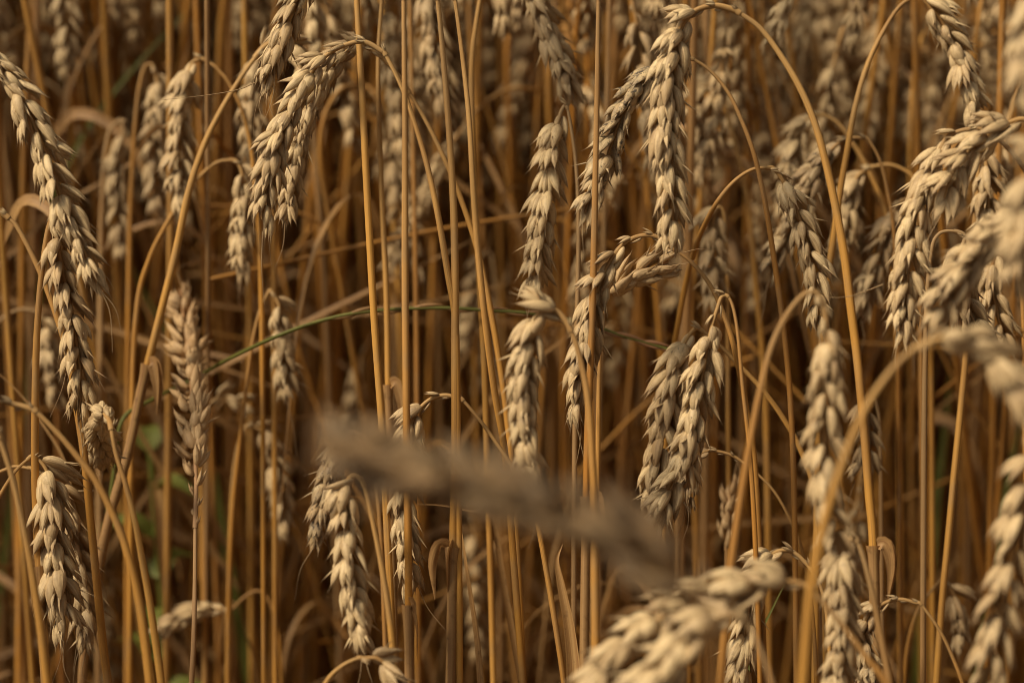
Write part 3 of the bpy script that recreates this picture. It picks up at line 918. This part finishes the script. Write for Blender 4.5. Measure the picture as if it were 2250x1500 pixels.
wheat('blurred ear lying almost level near the bottom left, its stem rising to the right',
      [(500, 1338), (468, 1336), (430, 1345), (392, 1362), (345, 1390)],
      [(512, 1335), (545, 1305), (575, 1300), (600, 1340), (615, 1420), (620, 1520)], d=1.16, roll=70, fat=1.0, neck=.18, tone=.4, awns=0, r=1.2)
wheat('dim blurred ear between the tall stems, below the green grass stalk',
      [(1052, 580), (1044, 620), (1036, 665), (1028, 705), (1020, 760)],
      [(1062, 560), (1080, 560), (1090, 700), (1095, 1000), (1098, 1500)], d=1.24, roll=30, fat=.95, neck=.05, tone=.35, awns=1, r=1.6)
wheat('dark greyish ear between two tall stems at the top edge',
      [(932, -70), (940, -10), (948, 50), (958, 120), (972, 200), (982, 240)],
      [(915, -90), (900, -60), (905, 200), (915, 700), (920, 1500)], d=1.13, roll=40, fat=1.1, neck=.03, tone=.75, mould=.4, awns=1, r=1.6)
wheat('far blurred ear hanging behind the straight golden stem, upper middle',
      [(905, 225), (908, 280), (912, 340), (915, 400), (916, 470)],
      [(895, 200), (880, 190), (870, 260), (868, 700), (866, 1500)], d=1.27, roll=35, fat=1.05, neck=.06, tone=.55, awns=0, r=1.7, mould=.3)
wheat('short blurred ear bent level to the right, behind the upright reddish ear',
      [(470, 880), (492, 870), (520, 876), (545, 900)],
      [(460, 890), (445, 930), (440, 1000), (445, 1200), (450, 1500)], d=1.17, roll=40, fat=.8, neck=.3, tone=.4, awns=0, r=1.5)
wheat('grey ear top arching in at the bottom edge under the clean pale ear',
      [(800, 1446), (828, 1446), (852, 1466), (868, 1510), (876, 1570)],
      [(785, 1446), (752, 1462), (722, 1490), (705, 1530)], d=.93, roll=50, fat=1.0, neck=.3, tone=.6, mould=.4, awns=1, r=1.6, stone=.2)
wheat('small reddish upright ear low between the soft grey ear and the close pair',
      [(1596, 1190), (1597, 1150), (1602, 1110), (1607, 1070)],
      [(1596, 1210), (1594, 1320), (1590, 1520)], d=1.08, roll=30, fat=.75, neck=.05, tone=.5, red=.45, awns=3, r=1.3)
wheat('blurred little ear curling down at the lower right in front of dark green blades',
      [(2074, 1276), (2092, 1296), (2104, 1330), (2110, 1372), (2108, 1410)],
      [(2064, 1278), (2036, 1310), (2012, 1350), (1994, 1420), (1984, 1520)], d=1.1, roll=30, fat=.95, neck=.1, tone=.6, awns=0, r=1.3, stone=.6)
wheat('dark bristly ear half hidden by the thick stem with the torn collar at right',
      [(1905, 900), (1908, 950), (1905, 1000), (1895, 1050)],
      [(1912, 880), (1926, 890), (1934, 1000), (1938, 1500)], d=1.07, roll=40, fat=.9, neck=.05, open_=.9, tone=.8, mould=.5, awns=7, awn_len=.012, r=1.4)
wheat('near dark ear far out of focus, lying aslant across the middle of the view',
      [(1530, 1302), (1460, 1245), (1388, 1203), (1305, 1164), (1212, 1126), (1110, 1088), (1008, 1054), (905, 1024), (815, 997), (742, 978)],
      [(1548, 1330), (1562, 1385), (1570, 1450), (1576, 1530)], d=.62, roll=35, fat=1.5, neck=.03, open_=.1, tone=1.0, red=.4, mould=1.15, awns=0, r=1.5, stone=.9, spacing=.0044)  # high tone and mould values put this ear's shade into its hull colour


# --- weeds among the wheat
def blade(name, label, cat, pts, d, width, mat, group=None, fold=.25, twist=.4, stalk=None):
    p = np.array(pts3(pts, d))
    base = p[0].copy()
    rg = np.random.default_rng(int(abs(pts[0][0]) * 7 + 3))
    tail = ground_tail(p[0], p[1] if p[1][2] > p[0][2] else p[0] + np.array([0, 0, .05]), rg)
    path = catmull(list(tail[::-1]) + list(p), 6)
    off = np.array([path[0][0], path[0][1], 0])
    mb = MB()
    ribbon(mb, path - off, width, np.array([.15, -1, .25]), rg.random(), 0, fold, 5, twist)
    o = link(name, mb.mesh(name, [mat]), None, (.4, 0, 0, 1))
    o.location = off
    o['label'], o['category'] = label, cat
    if group:
        o['group'] = group
    return o


def grass_stalk():
    rg = np.random.default_rng(5)
    p = pts3([(268, 925, 1.09), (330, 880, 1.1), (420, 835, 1.12), (500, 790, 1.08), (600, 742), (700, 706), (800, 685), (950, 676), (1080, 682), (1180, 690), (1290, 712), (1370, 738), (1440, 758), (1490, 775)], 1.055)
    tail = ground_tail(p[0], p[1] + np.array([.0, 0, .02]), rg)
    path = catmull(tail[::-1] + p, 6)
    off = np.array([path[0][0], path[0][1], 0])
    root = thing('grass_stalk', 'long green grass stalk arching across the picture, turning reddish at its seed end', 'grass', Vector(off), 'weeds among the wheat')
    mb = MB()
    tube(mb, path - off, np.linspace(.0011, .0007, len(path)), 7, .5)
    link('stem', mb.mesh('stem', [GREEN]), root, (.5, 0, .05, 1))
    n = len(path)
    for q in range(16):
        f = .62 + .37 * q / 15
        i = int(f * (n - 2))
        tg = unit(path[i + 1] - path[i])
        L = .013 + .004 * rg.random()
        mb = MB()
        up = np.array([0, 0, 1.0 if q % 2 else -1.0])
        pa = catmull([path[i], path[i] + tg * L * .5 + up * .0011, path[i] + tg * L + up * .0012], 5)
        tube(mb, pa - off, 0.0008 * np.sin(np.linspace(.25, 3.05, len(pa))) + .0001, 6, rg.random())
        link('seed', mb.mesh('seed', [DRYLEAF]), root, (.5, .1, .15 + .75 * (q / 15), 1))


grass_stalk()
blade('green_weed', 'blurred green blade slanting up to the right in the upper left', 'grass', [(120, 420), (190, 285), (260, 190), (330, 110), (420, 15), (470, -40)], 1.28, .0019, GREEN, 'weeds among the wheat')
blade('green_weed', 'thin bright green blade low between the small sharp ear and the soft grey ear', 'grass', [(1640, 1480), (1665, 1400), (1690, 1350), (1725, 1280)], 1.03, .0016, GREEN, 'weeds among the wheat')
blade('green_weed', 'dark green blade rising behind the large blurred arch, lower right', 'grass', [(2020, 1480), (2050, 1150), (2075, 950), (2090, 800)], 1.3, .007, GREEN, 'weeds among the wheat')
blade('green_weed', 'dark green blade standing left of the corner ear, lower right', 'grass', [(2150, 1480), (2190, 1200), (2225, 1000), (2250, 900)], 1.25, .005, GREEN, 'weeds among the wheat')
blade('green_weed', 'broad blurred green blade at the left edge above the greyish bent stem', 'grass', [(-20, 1240), (20, 1120), (60, 980), (110, 820)], 1.45, .004, GREEN, 'weeds among the wheat')
blade('green_weed', 'green blade in the gap under the slanting stem at left', 'grass', [(420, 800), (370, 730), (320, 650), (285, 580)], 1.3, .003, GREEN, 'weeds among the wheat')
blade('dry_leaf', 'spotted brown dry leaf standing at the bottom right of the thickest tall stem', 'leaf', [(1262, 1520), (1258, 1440), (1248, 1360), (1232, 1280), (1224, 1230), (1236, 1195)], .99, .0042, DRYLEAF, 'dry leaves between the stems', .6, .3)
blade('dry_leaf', 'narrow torn dry leaf leaning right beside the node of the thickest stem', 'leaf', [(1060, 1520), (1050, 1400), (1032, 1280), (1018, 1190), (1012, 1150)], 1.0, .0024, DRYLEAF, 'dry leaves between the stems', .6, .9)
blade('dry_leaf', 'dark thin twig of dry leaf slanting down at the left edge', 'leaf', [(140, 1010), (90, 925), (40, 860), (-20, 805)], 1.08, .0012, DRYLEAF, 'dry leaves between the stems', .6, .5)
blade('dry_leaf', 'pale dry leaf lying level under the dark blurred ear', 'leaf', [(1080, 1125), (1030, 1118), (970, 1108), (915, 1106)], 1.04, .0016, DRYLEAF, 'dry leaves between the stems', .5, .3)


def weed(px, py, d, label):
    rg = np.random.default_rng(9)
    c = at(px, py, d)
    root = thing('leafy_weed', label, 'weed', Vector((c[0], c[1], 0)), 'weeds among the wheat')
    mb = MB()
    tube(mb, catmull([[0, 0, 0], [.01, .01, c[2] * .5], [0, 0, c[2]]], 6), .0018, 6)
    link('stem', mb.mesh('stem', [GREEN]), root, (.3, 0, 0, 1))
    for q in range(7):
        a = q * 2.4
        z = c[2] * (.80 + .033 * q)
        dv = np.array([math.cos(a), math.sin(a), .25])
        mb = MB()
        pa = catmull([[0, 0, z], dv * .012 + [0, 0, z + .006], dv * .033 + [0, 0, z - .006]], 6)
        ribbon(mb, pa, .0065, [0.05, -.3, 1], rg.random(), 0, .2, 5)
        link('leaf', mb.mesh('leaf', [GREEN]), root, (.3, 0, 0, 1))


weed(330, 985, 1.22, 'bright green leafy weed glowing blurred behind the curled ear')
# --- the stand behind: individual stalks first, then the rest of the field as one mass
def in_frame(p, mx=0, my=0):
    x, y, d = proj(p)
    return d > .05 and -mx < x < 2250 + mx and -my < y < 1500 + my


MARKS = [(120, 330, 'the upper left pale ear'), (145, 720, 'the full speckled ear'), (130, 1240, 'the lower left twin ears'),
         (400, 280, 'the plump blurred ear'), (620, 300, 'the big arched ear'), (410, 850, 'the upright reddish ear'),
         (535, 480, 'the narrow blurred ear'), (620, 760, 'the ear under the green stalk'), (430, 1360, 'the level lying ear'),
         (830, 550, 'the tall middle stems'), (775, 1250, 'the clean low ear'), (1000, 1250, 'the thickest stem'),
         (1195, 430, 'the lone vertical ear'), (1225, 90, 'the ear at the top edge'), (1160, 860, 'the plump bent ear'),
         (1310, 250, 'the dark brown stem'), (1470, 280, 'the large clean ear'), (1500, 950, 'the close pair'),
         (1300, 700, 'the slender bent ear'), (1820, 420, 'the tallest smooth arch'), (1765, 550, 'the golden arch'),
         (1815, 950, 'the soft grey ear'), (1915, 1250, 'the torn collar'), (2010, 520, 'the long right ear'),
         (2180, 320, 'the feathery ear'), (2090, 150, 'the top right ear'), (2210, 1250, 'the corner ear'),
         (2100, 950, 'the large blurred arch'), (1450, 1400, 'the soft bottom ears'), (1170, 1120, 'the dark blurred ear')]


def beside(x, y):
    m = min(MARKS, key=lambda q: (q[0] - x) ** 2 + .5 * (q[1] - y) ** 2)
    dx = x - m[0]
    return ('just ' if abs(dx) < 55 else '') + ('right of ' if dx > 0 else 'left of ') + m[2]


def fill_plants(n_ind, seed):
    rg = np.random.default_rng(seed)
    made, tries = 0, 0
    while made < n_ind and tries < 5000:
        tries += 1
        d = 1.18 + .7 * rg.random() ** .9
        x = rg.uniform(-.27, .27) * d
        base = np.array([x, d * math.cos(PITCH) - .12 + rg.uniform(-.05, .05), 0])
        tall = rg.random()
        h = rg.normal(1.0 - .05 * (d > 1.4), .045) if tall > .05 else rg.uniform(.6, .78)
        right = (x / d + .27) / .54
        sp, ep = free_plant(base, h, rg.uniform(0, 2 * math.pi), rg.normal(0, .105), math.radians(rg.uniform(150, 178)), rg.uniform(.075, .1), rg, rg.uniform(.045, .10))
        ear_in = in_frame(ep[len(ep) // 2], 20, 40)
        if ear_in and rg.random() > (.5 + .45 * right) * (0 if d < 1.36 else .4):
            continue
        if any(in_frame(q, 60, 60) and proj(q)[2] < 1.1 for q in list(sp) + list(ep)):
            continue
        if not any(in_frame(q) for q in sp):
            continue
        tone = float(rg.choice([.2, .45, .75], p=[.4, .4, .2]))
        hue = {.2: 'pale', .45: 'tan', .75: 'greyish'}[tone]
        stemtone = float(rg.choice([.15, .5, .95]))
        far = 'softly blurred' if d < 1.5 else 'strongly blurred'
        if ear_in:
            px, py, pd = proj(ep[len(ep) // 2])
            lab = far + ' ' + hue + ' ear hanging behind, ' + beside(px, py)
            grp = 'ears of the stand behind'
        else:
            zs = [proj(q) for q in sp if in_frame(q)]
            px, py, pd = zs[len(zs) // 2]
            look = {.15: 'light golden', .5: 'golden', .95: 'brown'}[stemtone]
            lab = far + ' ' + look + ' bare straw behind, ' + beside(px, py)
            grp = 'straws of the stand behind'
        root = thing('wheat_stalk', lab, 'wheat stalk', Vector((base[0], base[1], 0)), grp)
        off = base
        ms, me = MB(), MB()
        grow(ms, me, sp, ep, rg, rg.uniform(.0009, .0015), rg.uniform(0, 90), rg.uniform(.95, 1.12), 1, off)
        link('stem', ms.mesh('stem', [STRAW]), root, (stemtone, rg.random() * .35, rg.random() ** 3 * .5, 1))
        link('ear', me.mesh('ear', [HUSK, STRAW]), root, (tone, .1 + .5 * (tone > .6), 0, 1))
        if rg.random() < .85:
            i = int(rg.integers(2, 5))
            c = sp[i] - off
            a = rg.uniform(0, 6.28)
            dv = np.array([math.cos(a), math.sin(a), 0])
            l = rg.uniform(.06, .2)
            pa = catmull([c, c + dv * l * .25 + [0, 0, l * .35], c + dv * l * .6 + [0, 0, l * .2], c + dv * l * .8 + [0, 0, -l * .4]], 5)
            mb = MB()
            ribbon(mb, pa, rg.uniform(.001, .0035), np.cross(dv, [0, 0, 1.]) * .4 + [0, -.3, .8], rg.random(), 0, .3, 5, rg.normal(0, 1.2))
            link('leaf', mb.mesh('leaf', [DRYLEAF]), root, (.4, .1, rg.random() * .15, 1))
        made += 1


fill_plants(210, 21)


def field_mass():
    rg = np.random.default_rng(77)
    near, leaves = MB(), MB()
    cnt = 0

    def put(x, y, lod, r0=.0013):
        h = rg.normal((.93 if x > .06 else .985) if y < 1.9 else (.90 if x > .06 else .94), .05) if rg.random() > .06 else rg.uniform(.5, .75)
        sp, ep = free_plant(np.array([x, y, 0]), h, rg.uniform(0, 2 * math.pi), rg.normal(0, .115), math.radians(rg.uniform(140, 178)), rg.uniform(.075, .1), rg, rg.uniform(.05, .11))
        if any(in_frame(q, 90, 90) and proj(q)[2] < 1.12 for q in list(sp) + list(ep)):
            return
        grow(near, near, sp, ep, rg, r0 * rg.uniform(.85, 1.2), rg.uniform(0, 90), rg.uniform(.95, 1.15), lod, 0.0, (1, 0))
        if rg.random() < .8:
            c = sp[int(rg.integers(1, 5))]
            a = rg.uniform(0, 6.28)
            dv = np.array([math.cos(a), math.sin(a), 0])
            l = rg.uniform(.06, .18)
            pa = catmull([c, c + dv * l * .25 + [0, 0, l * .35], c + dv * l * .6 + [0, 0, l * .1], c + dv * l * .75 + [0, 0, -l * .5]], 3)
            ribbon(near, pa, rg.uniform(.001, .004), np.cross(dv, [0, 0, 1.]) * .4 + [0, -.3, .8], rg.random(), 2, .3, 3, rg.normal(0, 1.2))

    # inside the view, behind the individual stalks
    n = 0
    while n < 2300:
        d = 1.36 + 2.2 * rg.random() ** 1.8
        x = rg.uniform(-.30, .30) * d
        put(x, d - .05, 2)
        n += 1
    # to both sides and further back
    n = 0
    while n < 1500:
        y = 1.12 + 5.0 * rg.random() ** 1.4
        x = rg.uniform(-2.6, 2.6)
        if abs(x) < .29 * y and y < 3.6:
            continue
        put(x, y, 2)
        n += 1
    # broken straws and stray leaf strips lodged at all angles among the stems
    for q in range(3600):
        d = 1.16 + 1.1 * rg.random()
        p0 = np.array([rg.uniform(-.32, .32) * d, d, rg.uniform(.1, .8)])
        el, az = rg.uniform(-.5, 1.35), rg.uniform(0, 6.28)
        dv = np.array([math.cos(az) * math.cos(el), .5 * math.sin(az) * math.cos(el), math.sin(el)])
        l = rg.uniform(.05, .22)
        pa = catmull([p0, p0 + dv * l * .5 + rg.normal(0, .006, 3), p0 + dv * l + rg.normal(0, .012, 3)], 4)
        if q % 3:
            ribbon(near, pa, rg.uniform(.0007, .0026), np.array([.1, -1, .4]) + rg.normal(0, .4, 3), rg.random(), 2, .4, 3, rg.normal(0, 1.5))
        else:
            tube(near, pa, rg.uniform(.0006, .0011), 5, rg.random(), 1, .2, .5)
    # tall stalks left of the view near the camera, added unseen, ears bent over above the picture to shade the near ear
    for q in range(9):
        bx, by, hh = rg.uniform(-.34, -.27), rg.uniform(.47, .56), rg.uniform(1.07, 1.12)
        sp, ep = free_plant(np.array([bx, by, 0]), hh, rg.normal(0, .12), rg.uniform(.02, .06), math.radians(rg.uniform(92, 112)), .1, rg, .12)
        if ep[-1][2] < 1 - math.tan(math.radians(3.2)) * ep[-1][1]:
            continue
        grow(near, near, sp, ep, rg, .0014, rg.uniform(0, 90), 1.15, 1, 0.0, (1, 0))
    # the full thickness of the crop just outside the view, which shades what stands inside it
    n = 0
    while n < 2300:
        y = rg.uniform(1.12, 3.0)
        x = rg.uniform(-1.5, .95)
        if -.26 * y - .02 < x < .27 * y + .03 or (x > 0 and rg.random() < .5):
            continue
        put(x, y, 2)
        n += 1
    # the crop the photographer stands in: beside and behind the camera, left clear along the view
    n = 0
    while n < 2200:
        y = rg.uniform(-2.4, 1.15)
        x = rg.uniform(-2.6, 2.6)
        if (y > -.1 and abs(x) < .23 * max(y, 0) + .16) or (x * x + y * y < .09) or (x < 0 and y > .3 and x > -.25 * y - .22):
            continue
        put(x, y, 2)
        n += 1
    o = link('wheat_field', near.mesh('wheat_field', [HUSK, STRAW, DRYLEAF]), None, (.45, .15, .1, 1))
    o['kind'] = 'stuff'
    o['label'] = 'mass of ripe wheat filling the field behind the separate stalks'
    o['category'] = 'wheat field'


field_mass()
